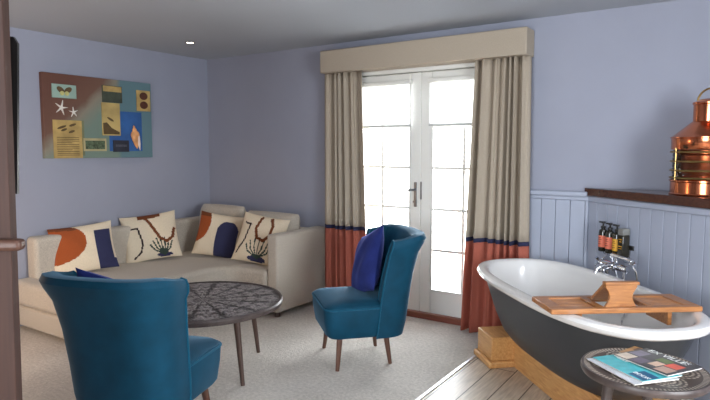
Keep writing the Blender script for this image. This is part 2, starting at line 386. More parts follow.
p0 = Vector((3.918, -0.001)); du = Vector((0.79, -0.613)); nn = Vector((-0.613, -0.79))
f0 = Vector((3.93, 0)) + nn*0.028 - du*0.012; f1 = f0 + du*3.05
prism(bm, [(p0.x, p0.y), (f0.x, f0.y), (f1.x, f1.y), (f1.x, -0.001)], 1.112, 1.168)
o = obj('wall_shelf', bm, mt['shelf'], bevel=0.004); tag(o, 'dark polished wood wedge shelf on top of the pale panelling', 'shelf')

# dark wooden door standing open at the left edge of the frame
def camray(px, py, depth):
    f = 574.66; s, c = math.sin(R(33.94)), math.cos(R(33.94)); sp, cp = math.sin(R(4.97)), math.cos(R(4.97))
    r = Vector((c, s, 0)); F = Vector((-s, c, 0)); u = Vector((0, 0, cp)) + F*sp; fw = F*cp - Vector((0, 0, sp))
    return Vector(cam.location) + (r*(px-355)/f - u*(py-200)/f + fw)*depth
e0 = Vector((2.993, -3.493, 0))        # foot of the visible door edge
DM = Matrix.Translation(e0) @ Matrix.Rotation(R(33.94+8), 4, 'Z') @ Matrix.Rotation(R(0.9), 4, 'Y')
bm = bmn(); box(bm, -0.8, 0.0, 0.0, 0.045, 0.0, 2.36, DM)
d3 = struct('door_3', bm, mt['darkdoor'], 'dark wooden door standing open at the left edge', bevel=0.003)
bm = bmn(); box(bm, -0.3, 0.046, -0.05, -0.002, 1.138, 1.172, DM); obj('door_handle', bm, mt['handle'], d3, bevel=0.012, seg=3)
bm = bmn(); prism(bm, [(0.0, 1.78), (-0.02, 1.78), (-0.02, 1.3), (-0.004, 1.3), (0.011, 1.76)], -0.078, -0.064, DM @ Matrix.Rotation(R(90), 4, 'X')); obj('door_seal', bm, mt['black'], d3)

# ------------------------------------------------------------------ pelmet and curtains
bm = bmn(); box(bm, 1.665, 3.516, -0.185, -0.004, 2.117, 2.312); o = obj('pelmet', bm, mt['linen'], bevel=0.008); tag(o, 'beige linen covered pelmet box above the garden doors', 'pelmet')
def curtain(xa, xb, folds, seed, label, zband, flare):
    rnd = random.Random(seed)
    t = thing('curtain', label, 'curtain', (0, 0, 0), 0, 'pair of curtains at the garden doors')
    ph = [rnd.uniform(0, 6.28) for _ in range(6)]; NS = folds*10
    def P(s, z):
        k = (2.12 - z)/2.12
        a = xa + flare[0]*k; b = xb + flare[1]*k
        x = a + (b-a)*s + 0.008*math.sin(2*math.pi*s*3+ph[0])
        A = 0.030 + 0.016*math.sin(2*math.pi*s*1.7+ph[1]) + 0.012*k
        y = -0.098 + A*math.sin(2*math.pi*(folds*s + 0.35*math.sin(2*math.pi*s*1.3+ph[2]) + 0.06*k*math.sin(5*s+ph[3]))) + 0.008*math.sin(2*math.pi*(folds*2.3*s)+ph[4]) - 0.018*k
        y = min(y, -0.06)
        return (x, y, z)
    for nm, z1, z0, m, n in (('main_drop', 2.118, zband+0.034, mt['linen'], 18), ('contrast_band', zband+0.034, zband, mt['navyband'], 2), ('hem_panel', zband, 0.008, mt['rust'], 10)):
        bm = bmn(); rows = []
        for j in range(n+1):
            z = z1 + (z0-z1)*j/n; rows.append([bm.verts.new(P(i/NS, z)) for i in range(NS+1)])
        for a, b in zip(rows, rows[1:]):
            for i in range(NS): bm.faces.new((a[i], a[i+1], b[i+1], b[i]))
        o = obj(nm, bm, m, t, solid=0.004)
        if nm == 'hem_panel': o['label'] = 'terracotta lower panel'
        if nm == 'contrast_band': o['label'] = 'narrow navy band'
    return t
curtain(1.632, 2.065, 6, 3, 'beige, navy and terracotta curtain left of the garden doors, beside the sofa arm', 0.722, (0.0, 0.09))
curtain(3.085, 3.512, 7, 8, 'beige, navy and terracotta curtain right of the garden doors, beside the bath', 0.722, (-0.085, 0.03))

# ------------------------------------------------------------------ ceiling downlight
t = thing('ceiling_downlight', 'small lit round downlight in the ceiling near the corner', 'ceiling light', (0.661, -0.786, 2.4))
bm = bmn(); lathe(bm, [(0.046, -0.001), (0.047, -0.006), (0.036, -0.008), (0.032, -0.003)], 28, cap=False); obj('trim_ring', bm, mt['steel'], t)
bm = bmn(); lathe(bm, [(0.0315, -0.001), (0.031, -0.004), (0.01, -0.006)], 24)
e = NT('downlight_glow'); e.b.inputs['Emission Color'].default_value = (1, 0.86, 0.68, 1); e.b.inputs['Emission Strength'].default_value = 9; obj('lens', bm, e.m, t)
lamp('downlight_beam', 'SPOT', (0.661, -0.786, 2.385), 7, (1, 0.82, 0.62), 0.03, target=(0.661, -0.786, 0), spot=95)

# ------------------------------------------------------------------ wall collage
t = thing('wall_collage', 'shell and butterfly collage canvas on the left wall above the sofa', 'picture', (0.0, 0, 0))
# local coords u (0..1 across, left to right = +y), v (0..1 up)
Y0, Y1, Z0, Z1 = -1.803, -0.755, 1.366, 2.075
cvn = NT('painted_canvas'); tc = cvn.n('TexCoord'); sx = cvn.n('SeparateXYZ'); cvn.l(tc.outputs['Object'], sx.inputs[0])
nz = cvn.n('TexNoise'); nz.inputs['Scale'].default_value = 5; nz.inputs['Detail'].default_value = 6; cvn.l(tc.outputs['Object'], nz.inputs['Vector'])
u = cvn.math('MULTIPLY', cvn.math('SUBTRACT', sx.outputs[1], Y0), 1/(Y1-Y0)); v = cvn.math('MULTIPLY', cvn.math('SUBTRACT', sx.outputs[2], Z0), 1/(Z1-Z0))
dd = cvn.math('ADD', cvn.math('ADD', cvn.math('MULTIPLY', u, -1.0), cvn.math('MULTIPLY', v, 0.75)), cvn.math('MULTIPLY', nz.outputs[0], 0.18))
f = cvn.ramp(dd, [(0.0, rgb(118, 136, 124)), (0.16, rgb(140, 132, 116)), (0.27, rgb(112, 80, 66)), (0.6, rgb(102, 66, 54))])
mk = cvn.n('MapRange'); mk.inputs[1].default_value = 0.66; mk.inputs[2].default_value = 0.70; cvn.l(cvn.math('ADD', u, cvn.math('MULTIPLY', nz.outputs[0], 0.03)), mk.inputs[0])
mx = cvn.n('Mix', data_type='RGBA'); cvn.l(mk.outputs[0], mx.inputs[0]); cvn.l(f, mx.inputs[6]); mx.inputs[7].default_value = rgb(96, 126, 134)
cvn.l(mx.outputs[2], cvn.b.inputs['Base Color']); cvn.b.inputs['Roughness'].default_value = 0.8; cvn.bump(nz.outputs[0], 0.2, 0.003)
def UV(u, v, x=0.0):
    u = 0.856*u/(1-0.144*u)      # read off along a receding wall
    return Vector((x, Y0+(Y1-Y0)*u, Z0+(Z1-Z0)*v))
bm = bmn(); box(bm, 0.001, 0.042, Y0, Y1, Z0, Z1); cv = obj('canvas', bm, cvn.m, t, bevel=0.003)
def card(name, u0, u1, v0, v1, m, th=0.012, x=0.042, parent=None):
    a, b = UV(u0, v0), UV(u1, v1); bm = bmn(); box(bm, x, x+th, a.y, b.y, a.z, b.z); return obj(name, bm, m, parent or t, bevel=0.0015)
def blob(name, pts, m, x, th, parent):
    bm = bmn(); a = [UV(*p) for p in pts]
    va = [bm.verts.new((x, p.y, p.z)) for p in a]; vb = [bm.verts.new((x+th, p.y, p.z)) for p in a]; n = len(a)
    bm.faces.new(va); bm.faces.new(list(reversed(vb)))
    for i in range(n): bm.faces.new((va[i], va[(i+1)%n], vb[(i+1)%n], vb[i]))
    return obj(name, bm, m, parent, smooth=False)
def ell(u, v, a, b, n=14, rot=0):
    return [(u + a*math.cos(6.283*i/n)*math.cos(rot) - b*math.sin(6.283*i/n)*math.sin(rot), v + (a*math.cos(6.283*i/n)*math.sin(rot)*1.48 + b*math.sin(6.283*i/n)*math.cos(rot)*1.48)) for i in range(n)]
parch = M('aged_parchment', rgb(186, 156, 96), 0.8, noise=9, amount=0.25); ink = M('sepia_ink', rgb(92, 72, 44), 0.9, noise=20, amount=0.2)
sage = M('sage_card', rgb(150, 176, 164), 0.8, noise=10, amount=0.08); dkgreen = M('dark_green_print_card', rgb(64, 70, 58), 0.8, noise=12, amount=0.4)
bluep = M('cobalt_paint', rgb(46, 92, 152), 0.75, noise=8, amount=0.2); dkcard = M('slate_card', rgb(44, 46, 58), 0.8, noise=14, amount=0.3)
bone = M('starfish_white', rgb(226, 222, 214), 0.8, noise=20, amount=0.08); shellm = M('peach_shell', rgb(222, 158, 104), 0.5, noise=18, amount=0.25); shellw = M('shell_white', rgb(236, 214, 200), 0.5, noise=18, amount=0.1)
scarab = M('scarab_brown', rgb(84, 44, 30), 0.5, noise=20, amount=0.3)
card('blue_patch', 0.60, 0.905, 0.085, 0.60, bluep, 0.002)
card('faded_patch', 0.24, 0.37, 0.03, 0.46, M('olive_wash', rgb(120, 124, 92), 0.8, noise=8, amount=0.2), 0.0015)
b = card('butterfly_card', 0.085, 0.305, 0.715, 0.875, sage)
for s in (-1, 1):
    blob('butterfly_wing', ell(0.195+s*0.034, 0.81, 0.038, 0.022, 12, s*0.5), ink, 0.054, 0.002, b); blob('butterfly_wing', ell(0.195+s*0.022, 0.77, 0.02, 0.018), M('pale_wing', rgb(196, 190, 120), 0.7, noise=20, amount=0.2), 0.0545, 0.002, b)
b = card('land_card', 0.545, 0.725, 0.705, 0.915, dkgreen); card('sky_strip', 0.55, 0.72, 0.84, 0.91, parch, 0.001, 0.054, b)
b = card('scarab_card', 0.862, 0.985, 0.62, 0.895, parch)
for vv in (0.82, 0.70): blob('scarab', ell(0.922, vv, 0.036, 0.034), scarab, 0.054, 0.006, b)
b = card('engraving_page', 0.08, 0.345, 0.0, 0.455, parch, 0.008)
for k in range(11): card('text_line', 0.11, 0.315 if k % 4 != 3 else 0.25, 0.245-k*0.021, 0.252-k*0.021, ink, 0.0006, 0.050, b)
for p in ((0.16, 0.37, 0.045), (0.26, 0.40, 0.035), (0.18, 0.34, 0.03), (0.25, 0.32, 0.03)): blob('engraved_bird', ell(p[0], p[1], p[2], 0.010, 10, 0.3), ink, 0.050, 0.0006, b)
b = card('map_card', 0.535, 0.70, 0.285, 0.70, M('tan_map', rgb(190, 164, 104), 0.8, noise=7, amount=0.2))
blob('map_coast', [(0.54, 0.30), (0.69, 0.30), (0.69, 0.33), (0.62, 0.38), (0.575, 0.45), (0.54, 0.44)], ink, 0.054, 0.0008, b); blob('map_mark', ell(0.61, 0.49, 0.035, 0.010, 10, -0.5), ink, 0.054, 0.0008, b)
b = card('leaf_card', 0.355, 0.565, 0.085, 0.245, M('cream_card', rgb(176, 164, 124), 0.8, noise=9, amount=0.2)); card('fern_block', 0.37, 0.55, 0.11, 0.215, M('fern_green', rgb(84, 98, 74), 0.8, noise=60, amount=0.6), 0.001, 0.054, b)
b = card('slate_tag', 0.63, 0.775, 0.075, 0.225, dkcard); card('slate_stripe', 0.65, 0.755, 0.14, 0.17, M('slate_ink', rgb(70, 70, 84), 0.8, noise=30, amount=0.3), 0.0008, 0.054, b)
def star(u, v, r, rot):
    pts = []
    for i in range(10):
        rr = r if i % 2 == 0 else r*0.2; a = rot + math.pi*i/5; pts.append((u + rr*math.sin(a), v + rr*math.cos(a)*1.48))
    blob('starfish', pts, bone, 0.042, 0.012, t)
star(0.165, 0.60, 0.062, 0.25); star(0.275, 0.555, 0.043, -0.1); 
m4 = Matrix.Translation(UV(0.835, 0.285, 0.055)) @ Matrix.Rotation(R(8), 4, 'X')
bm = bmn(); lathe(bm, [(0.002, 0.10), (0.012, 0.085), (0.010, 0.078), (0.024, 0.06), (0.020, 0.052), (0.040, 0.03), (0.046, 0.012), (0.038, -0.03), (0.022, -0.085), (0.004, -0.12)], 16, mat=m4 @ Matrix.Diagonal((0.6, 1, 1, 1))); sh = obj('conch_shell', bm, shellm, t)
bm = bmn(); lathe(bm, [(0.002, 0.04), (0.018, 0.0), (0.014, -0.07), (0.002, -0.13)], 12, mat=m4 @ Matrix.Translation((0.012, 0.02, -0.01)) @ Matrix.Diagonal((0.7, 1, 1, 1))); obj('shell_lip', bm, shellw, sh)

# ------------------------------------------------------------------ corner sofa
t = thing('corner_sofa', 'L shaped oatmeal woven corner sofa in the corner of the room', 'sofa')
def lpoly(xin, yin, xo, yo, ynear, xfar, rc, nseg=8):
    # outline: wall corner, along the back wall to xfar, front edge, rounded inner corner, along x = xin to the near end
    p = [(xo, yo), (xo, ynear)]
    p += [(xin - 0.06, ynear), (xin, ynear + 0.06)]
    cx, cy = xin + rc, yin - rc
    for k in range(nseg+1):
        a = R(180) - R(90)*k/nseg; p.append((cx + rc*math.cos(a), cy + rc*math.sin(a)))
    p += [(xfar, yin), (xfar, yo)]
    return p
bm = bmn(); prism(bm, lpoly(0.97, -0.70, 0.02, -0.04, -2.10, 1.485, 0.22), 0.04, 0.205); obj('base', bm, mt['sofa'], t, bevel=0.02, seg=3)
bm = bmn(); prism(bm, lpoly(1.0, -0.735, 0.03, -0.06, -2.12, 1.487, 0.22), 0.21, 0.405); obj('seat_cushion', bm, mt['sofa'], t, bevel=0.045, seg=5)
bm = bmn(); box(bm, 0.02, 0.17, -1.985, -0.04, 0.232, 0.735); obj('backrest', bm, mt['sofa'], t, bevel=0.035, seg=4)
bm = bmn(); box(bm, 0.175, 1.485, -0.17, -0.03, 0.232, 0.70); obj('backrest', bm, mt['sofa'], t, bevel=0.035, seg=4)
bm = bmn(); box(bm, 1.492, 1.61, -0.72, -0.03, 0.045, 0.72); obj('armrest', bm, mt['sofa'], t, bevel=0.022, seg=3)
def puff(bm, w, h, th, mat, n=12):
    rows = {}
    for s in (1, -1):
        for i in range(n+1):
            for j in range(n+1):
                a, b = -1+2*i/n, -1+2*j/n
                edge = (i in (0, n) or j in (0, n))
                if s == -1 and edge: rows[(s, i, j)] = rows[(1, i, j)]; continue
                k = ((1-abs(a)**5)*(1-abs(b)**5))**0.5
                rx = a*w/2*(1-0.03*b*b); rz = b*h/2*(1-0.03*a*a)
                rows[(s, i, j)] = bm.verts.new(mat @ Vector((rx, s*th/2*(0.12*0 + k), rz)))
        for i in range(n):
            for j in range(n):
                q = [rows[(s, i, j)], rows[(s, i+1, j)], rows[(s, i+1, j+1)], rows[(s, i, j+1)]]
                bm.faces.new(q if s == 1 else q[::-1])
for (xc, wd, top, rz) in ((0.47, 0.64, 0.90, 0), (1.145, 0.69, 0.865, 0)):
    bm = bmn(); h = top-0.41; puff(bm, wd, h, 0.2, Matrix.Translation((xc, -0.275, 0.41+h/2)) @ Matrix.Rotation(R(-8), 4, 'X')); obj('back_cushion', bm, mt['sofa'], t, sub=1)
for (xx, yy) in ((1.555, -0.66), (1.555, -0.1), (0.12, -2.0), (0.85, -2.0), (0.1, -0.12)):
    bm = bmn(); lathe(bm, [(0.025, 0.0), (0.025, 0.05)], 16, c=(xx, yy, 0)); obj('foot', bm, mt['tablelegdk'], t)

# ------------------------------------------------------------------ scatter pillows
def pillow(name, label, w, h, th, mats, fn, group=None):
    N = 56; bm = bmn(); rows = {}
    for s in (-1, 1):
        for i in range(N+1):
            for j in range(N+1):
                a, b = -1+2*i/N, -1+2*j/N
                if s == 1 and (i in (0, N) or j in (0, N)): rows[(1, i, j)] = rows[(-1, i, j)]; continue
                k = max(0, (1-abs(a)**2.6)*(1-abs(b)**2.6))**0.62
                x = a*w/2*(1-0.07*(1-a*a)*0 - 0.06*(1-b*b)); z = b*h/2*(1-0.06*(1-a*a))
                wr = 0.004*math.sin(7*a+5*b)*k
                rows[(s, i, j)] = bm.verts.new((x, s*th/2*k + wr, z))
        for i in range(N):
            for j in range(N):
                q = [rows[(s, i, j)], rows[(s, i+1, j)], rows[(s, i+1, j+1)], rows[(s, i, j+1)]]
                f = bm.faces.new(q if s == -1 else q[::-1]); 
                f.material_index = fn((i+0.5)/N, (j+0.5)/N) if (s == -1 and fn) else 0
    o = obj(name, bm, mats); tag(o, label, 'cushion', group); return o
def inell(u, v, cu, cv, a, b): return ((u-cu)/a)**2 + ((v-cv)/b)**2 < 1
def nearline(u, v, pts, wd):
    for (x0, y0), (x1, y1) in zip(pts, pts[1:]):
        dx, dy = x1-x0, y1-y0; L = dx*dx+dy*dy; k = max(0, min(1, ((u-x0)*dx+(v-y0)*dy)/L))
        if (u-x0-k*dx)**2 + (v-y0-k*dy)**2 < wd*wd: return True
    return False
PM_ = [mt['cream'], mt['p_rust'], mt['p_brown'], mt['p_navy'], mt['p_black'], mt['p_green']]
def pat1(u, v):      # big rust half round at left, navy block at right
    if inell(u, v, 0.1, 0.64, 0.46, 0.42) and v > 0.22:
        return 2 if v > 0.92 - max(0, u-0.1)*0.1 and u < 0.42 else 1
    if 0.70 < u + (0.06 if v < 0.2 else 0)*0 and u > 0.70 and v < 0.83 and (u < 0.97 or v < 0.2): return 3
    return 0
def pat3(u, v):      # rust strip at left, tall navy arch
    if inell(u, v, -0.02, 0.72, 0.32, 0.45): return 2 if v > 0.9 else 1
    if 0.48 < u < 0.95 and (v < 0.58 or inell(u, v, 0.715, 0.58, 0.235, 0.25)): return 3
    return 0
def pat2(u, v):      # line drawing: black hook, brown drop, green frond
    hook = [(0.02, 0.69), (0.27, 0.70), (0.33, 0.35), (0.28, 0.17), (0.16, 0.07)]
    if nearline(u, v, hook, 0.017): return 4
    drop = [(0.42, 0.97), (0.55, 0.68), (0.66, 0.42), (0.78, 0.33), (0.9, 0.42), (0.95, 0.6)]
    if nearline(u, v, drop, 0.028): return 2
    if v > 0.88 and 0.3 < u < 0.72 and v > 0.88 + abs(u-0.45)*0.12: return 2
    for k, (dx, hh) in enumerate(((-0.24, 0.24), (-0.18, 0.31), (-0.11, 0.36), (-0.04, 0.38), (0.04, 0.37), (0.11, 0.33), (0.17, 0.28))):
        if nearline(u, v, [(0.70, 0.05), (0.70+dx*0.7, 0.05+hh*0.5), (0.70+dx, 0.05+hh)], 0.014): return 5
    if inell(u, v, 0.70, 0.06, 0.14, 0.045): return 3
    return 0
def pat4(u, v):
    if nearline(u, v, [(0.12, 0.78), (0.26, 0.76), (0.20, 0.4), (0.08, 0.14)], 0.018): return 4
    if nearline(u, v, [(0.45, 0.95), (0.40, 0.7), (0.48, 0.5), (0.62, 0.46), (0.74, 0.58), (0.74, 0.8), (0.66, 0.95)], 0.03): return 2
    for k, (dx, hh) in enumerate(((-0.28, 0.26), (-0.2, 0.34), (-0.1, 0.4), (0.0, 0.42), (0.1, 0.4), (0.19, 0.34), (0.25, 0.27))):
        if nearline(u, v, [(0.56, 0.08), (0.56+dx*0.8, 0.08+hh*0.5), (0.56+dx, 0.08+hh)], 0.014): return 5
    if inell(u, v, 0.56, 0.07, 0.2, 0.06): return 3
    return 0
def put(o, base, yaw, lean, roll, h):
    # base: middle of the bottom edge; yaw turns the printed face (0 = facing -Y); lean tips the top backwards
    m = Matrix.Translation(base) @ Matrix.Rotation(yaw, 4, 'Z') @ Matrix.Rotation(-lean, 4, 'X') @ Matrix.Rotation(roll, 4, 'Y') @ Matrix.Translation((0, 0, h/2))
    o.matrix_world = m
G = 'printed pillows along the sofa'
put(pillow('scatter_pillow', 'cream pillow with rust half round and navy block, leftmost on the sofa', 0.50, 0.42, 0.15, PM_, pat1, G), (0.31, -1.63, 0.412), R(62), R(22), R(-6), 0.42)
put(pillow('scatter_pillow', 'cream pillow with black hook line, second from the left on the sofa', 0.50, 0.45, 0.15, PM_, pat2, G), (0.33, -0.98, 0.412), R(54), R(20), R(-7), 0.45)
put(pillow('scatter_pillow', 'cream pillow with tall navy arch, in the corner of the sofa', 0.45, 0.43, 0.15, PM_, pat3, G), (0.66, -0.56, 0.412), R(32), R(20), R(9), 0.43)
put(pillow('scatter_pillow', 'cream pillow with brown loop and green frond beside the sofa arm', 0.46, 0.46, 0.15, PM_, pat4, G), (1.22, -0.60, 0.412), R(20), R(22), R(9), 0.46)

# ------------------------------------------------------------------ teal cocktail chairs
def make_chair(label, loc, rotz):
    t = thing('cocktail_chair', label, 'chair', loc, rotz, 'teal velvet chairs around the carved table')
    # seat (local +Y forward)
    def seat_poly(hw, yf, yb, rc=0.07):
        q = 0.35*(yf-yb-rc); p = [(-hw*0.8, yb+q*0.07), (hw*0.8, yb+q*0.07), (hw*0.95, yb+q*0.53), (hw, yb+q)]
        for k in range(6): a = R(90*k/5); p.append((hw-rc+rc*math.cos(a), yf-rc+rc*math.sin(a)))
        for k in range(6): a = R(90+90*k/5); p.append((-hw+rc+rc*math.cos(a), yf-rc+rc*math.sin(a)))
        p += [(-hw, yb+q), (-hw*0.95, yb+q*0.53)]; return p
    bm = bmn(); n = 0
    rings = []
    for hw, yf, z in ((0.245, 0.225, 0.215), (0.258, 0.243, 0.235), (0.268, 0.258, 0.33), (0.272, 0.262, 0.40), (0.268, 0.256, 0.425), (0.25, 0.235, 0.44), (0.17, 0.12, 0.455), (0.05, 0.0, 0.457)):
        yb = -0.27 if z < 0.45 else (-0.2 if hw > 0.1 else -0.1)
        rings.append([(x, y, z) for x, y in seat_poly(hw, yf, yb, min(0.07, hw*0.6))])
    loft(bm, rings); obj('seat', bm, mt['velvet'], t)
    bm = bmn(); pp = seat_poly(0.272, 0.262, -0.25); tube(bm, [(x, y, 0.412) for x, y in pp[1:]] + [(pp[0][0], pp[0][1], 0.412)], 0.006, 8); obj('piping', bm, mt['velvet_pipe'], t)
    # barrel back: section swept around a U in plan
    def plan(a, off):    # a in [-1,1]; U curve of half width ~0.29, depth 0.30
        th = a*R(92); ex = 0.62
        cx = math.copysign(abs(math.sin(th))**ex, th); cy = -abs(math.cos(th))**ex if abs(a) < 0.978 else 0.0
        return cx, cy
    NA = 48
    def section(a):
        cx, cy = plan(a, 0)
        up = max(0, abs(a)-0.55)/0.45
        ht = 0.885 - 0.035*up**1.5 + 0.010*math.cos(a*math.pi*3)*0
        fl = 0.0
        prof = []
        # (outward offset, z)
        fl_top = 0.05
        pts = [(0.0, 0.205), (0.014, 0.30), (0.022, 0.45), (0.036, 0.62), (0.060, 0.76), (0.088, ht-0.06), (0.098, ht-0.028), (0.086, ht), (0.048, ht+0.006), (0.012, ht-0.016), (-0.004, ht-0.06), (-0.022, 0.74), (-0.044, 0.60), (-0.058, 0.46), (-0.062, 0.38), (-0.062, 0.205)]
        out = []
        for o_, z in pts:
            o_ = o_*(1-0.4*up) if o_ > 0 else o_; hw = 0.262 + o_; dp = 0.225 + o_*1.05
            k = (z-0.2)/0.69
            y = cy*dp - 0.085 - 0.045*k
            if up > 0: y += 0.0
            wing = 0.07*(1-k)*0 
            rib = 0.004*math.cos(a*math.pi*11) if o_ < 0.0 and z > 0.45 else 0
            out.append((cx*(hw+rib), y - (0.10*k*k*up*0.6) + wing, z))
        return out
    bm = bmn(); rings = [section(-1+2*i/NA) for i in range(NA+1)]
    loft(bm, rings); obj('backrest', bm, mt['velvet'], t)
    for s in (0, NA):
        bm = bmn(); tube(bm, [Vector(p)+Vector((0, 0.001, 0)) for p in rings[s]], 0.006, 8); obj('piping', bm, mt['velvet_pipe'], t)
    for (x, y) in ((-0.227, 0.175), (0.227, 0.175), (-0.18, -0.20), (0.18, -0.20)):
        bm = bmn(); leg(bm, (x*0.86, y*0.86 - (0.0), 0.222), (x, y, 0.0), 0.021, 0.013); obj('leg', bm, mt['walnut'], t)
    return t
ch2 = make_chair('teal velvet cocktail chair in front of the garden doors, facing the carved table', (2.654, -1.094, 0), R(138))
ch1 = copy_thing(ch2, 'teal velvet cocktail chair seen from behind at the left foreground')
ch1.location = (2.410, -2.562, 0); ch1.rotation_euler = (0, 0, R(19))
def chair_cushion(chair, label, lean, roll, base):
    o = pillow('scatter_pillow', label, 0.46, 0.46, 0.15, [mt['navy_velvet']], None, 'blue velvet cushions on the teal chairs')
    bpy.context.view_layer.update()
    m = chair.matrix_world @ Matrix.Translation(base) @ Matrix.Rotation(lean, 4, 'X') @ Matrix.Rotation(roll, 4, 'Y') @ Matrix.Translation((0, 0, 0.23))
    o.matrix_world = m; return o
chair_cushion(ch2, 'royal blue cushion leaning on the chair by the garden doors', R(15), R(20), (0.02, -0.06, 0.435))
chair_cushion(ch1, 'dark blue cushion mostly hidden behind the back of the foreground chair', R(22), R(14), (-0.10, -0.07, 0.43))

# ------------------------------------------------------------------ carved coffee table
t = thing('coffee_table', 'round dark carved coffee table in front of the sofa', 'table', (1.985, -1.855, 0))
bm = bmn(); lathe(bm, [(0.10, 0.43), (0.485, 0.43), (0.508, 0.437), (0.512, 0.46), (0.505, 0.472), (0.492, 0.472), (0.488, 0.4655), (0.3, 0.4645), (0.001, 0.4645)], 72, c=(0, 0, 0.008))
o = obj('tabletop', bm, [mt['tabledk'], mt['carved']], t)
for p in o.data.polygons:
    c = p.center
    if math.hypot(c.x, c.y) < 0.489 and c.z > 0.44: p.material_index = 1
for (lx, ly) in ((0.375, -0.03), (0.05, 0.45), (-0.43, 0.07), (-0.12, -0.43)):
    bm = bmn(); leg(bm, (lx*0.86, ly*0.86, 0.4385), (lx, ly, 0.0), 0.022, 0.013); obj('leg', bm, mt['tablelegdk'], t)

# ------------------------------------------------------------------ bath on its oak cradle
TE = Vector((0.69, -0.724, 0)); TA = math.atan2(-0.724, 0.69); TC = (4.054, -0.934, 0)
t = thing('bathtub', 'freestanding roll top bath, charcoal outside and white inside', 'bath', TC, TA)
def oring(a, b, z, n=64, ex=2.7):
    out = []
    for i in range(n):
        th = 2*math.pi*i/n; c, s = math.cos(th), math.sin(th)
        out.append((a*math.copysign(abs(c)**(2/ex), c), b*math.copysign(abs(s)**(2/ex), s), z))
    return out
bm = bmn(); loft(bm, [oring(a, b, z) for a, b, z in ((0.30, 0.08, 0.205), (0.52, 0.16, 0.208), (0.585, 0.215, 0.235), (0.63, 0.26, 0.29), (0.69, 0.30, 0.39), (0.745, 0.33, 0.50), (0.79, 0.352, 0.59), (0.805, 0.36, 0.625))], True, False); obj('outer_shell', bm, mt['charcoal'], t)
bm = bmn(); loft(bm, [oring(a, b, z) for a, b, z in ((0.798, 0.35, 0.612), (0.836, 0.383, 0.613), (0.853, 0.399, 0.627), (0.857, 0.403, 0.643), (0.847, 0.394, 0.657), (0.825, 0.372, 0.663), (0.80, 0.347, 0.66), (0.782, 0.332, 0.645), (0.77, 0.323, 0.60))], False, False); obj('rim', bm, mt['enamel'], t)
bm = bmn(); loft(bm, [oring(a, b, z) for a, b, z in ((0.77, 0.323, 0.602), (0.74, 0.305, 0.50), (0.68, 0.275, 0.38), (0.61, 0.235, 0.285), (0.50, 0.16, 0.25), (0.1, 0.03, 0.243))], False, True); obj('basin', bm, mt['enamel'], t)
bm = bmn(); pts = [(0.06+0.004*math.sin(i*2.2), 0.296-0.0055*i, 0.50-0.0165*i) for i in range(14)]; tube(bm, pts, [0.0045 if i % 2 else 0.0025 for i in range(14)], 6); obj('plug_chain', bm, mt['chrome'], t)
t = thing('bath_cradle', 'honey oak cradle of two blocks and a board under the bath', 'bath stand', TC, TA)
for a in (-0.615, 0.615):
    bm = bmn(); box(bm, a-0.122, a+0.122, -0.27, 0.27, 0.045, 0.203); o = obj('support_block', bm, mt['oak'], t, bevel=0.006)
    bm = bmn(); box(bm, a-0.145, a+0.145, -0.293, 0.293, 0.0, 0.045); obj('plinth_moulding', bm, mt['oak'], o, bevel=0.012, seg=2)
bm = bmn(); box(bm, -0.492, 0.492, -0.115, -0.085, 0.0, 0.203); obj('spine_board', bm, mt['oak'], t, bevel=0.003)

# ------------------------------------------------------------------ bath caddy
cb = Vector(TC) + TE*0.455 + Vector((0.724, 0.69, 0))*(-0.042)
t = thing('bath_caddy', 'bamboo bath tray with book rest laid across the bath rim', 'bath tray', (cb.x, cb.y, 0.664), TA + R(90) - R(5.7))
# local x = across the bath (towards the wall), local y = away from the near end
L2, W2, th = 0.372, 0.125, 0.026
bm = bmn()
for sy in (-1, 1): box(bm, -L2, L2, min(sy*W2, sy*(W2-0.04)), max(sy*W2, sy*(W2-0.04)), 0, th)
for x0, x1 in ((-L2, -L2+0.07), (-0.135, -0.10), (0.12, 0.15), (L2-0.07, L2)): box(bm, x0, x1, -W2+0.0402, W2-0.0402, 0.0, th)
obj('tray_frame', bm, mt['teak'], t, bevel=0.004)
bm = bmn()
for k in range(7):
    y = -W2+0.045+k*0.0255; box(bm, -L2+0.0705, -0.1355, y, y+0.016, 0.004, th-0.008)
obj('slatted_inset', bm, mt['teak'], t, bevel=0.002)
bm = bmn()
for k in range(7):
    y = -W2+0.045+k*0.0255; box(bm, 0.1505, L2-0.0705, y, y+0.018, 0.004, th-0.004)
obj('slatted_inset', bm, mt['teak'], t, bevel=0.002)
bm = bmn(); pr = []
for k in range(9): z = k/8; pr.append((-(0.078 - 0.022*math.sin(math.pi*min(1, z*1.15))) if k < 8 else -0.076, z*0.108))
poly = pr + [(-x, z) for x, z in reversed(pr)]
FM = Matrix.Translation((-0.022, -0.085, th)) @ Matrix.Rotation(R(90), 4, 'X')
prism(bm, [(x, z) for x, z in poly], 0.0, 0.016, FM); o = obj('book_rest', bm, mt['teak'], t, bevel=0.002)
bm = bmn(); box(bm, -0.106, 0.062, -0.11, -0.075, th+0.106, th+0.121); obj('ledge', bm, mt['teak'], o, bevel=0.003)
bm = bmn(); box(bm, -0.078, 0.078, 0.0, 0.165, -0.014, 0.0, Matrix.Translation((-0.022, -0.075, th+0.112)) @ Matrix.Rotation(R(-40), 4, 'X')); obj('slanted_panel', bm, mt['teak'], o, bevel=0.002)
for x in (-0.215, 0.235):
    bm = bmn(); box(bm, x-0.011, x+0.011, -0.085, 0.10, -0.075, -0.001); obj('cleat', bm, mt['teak'], t, bevel=0.003)

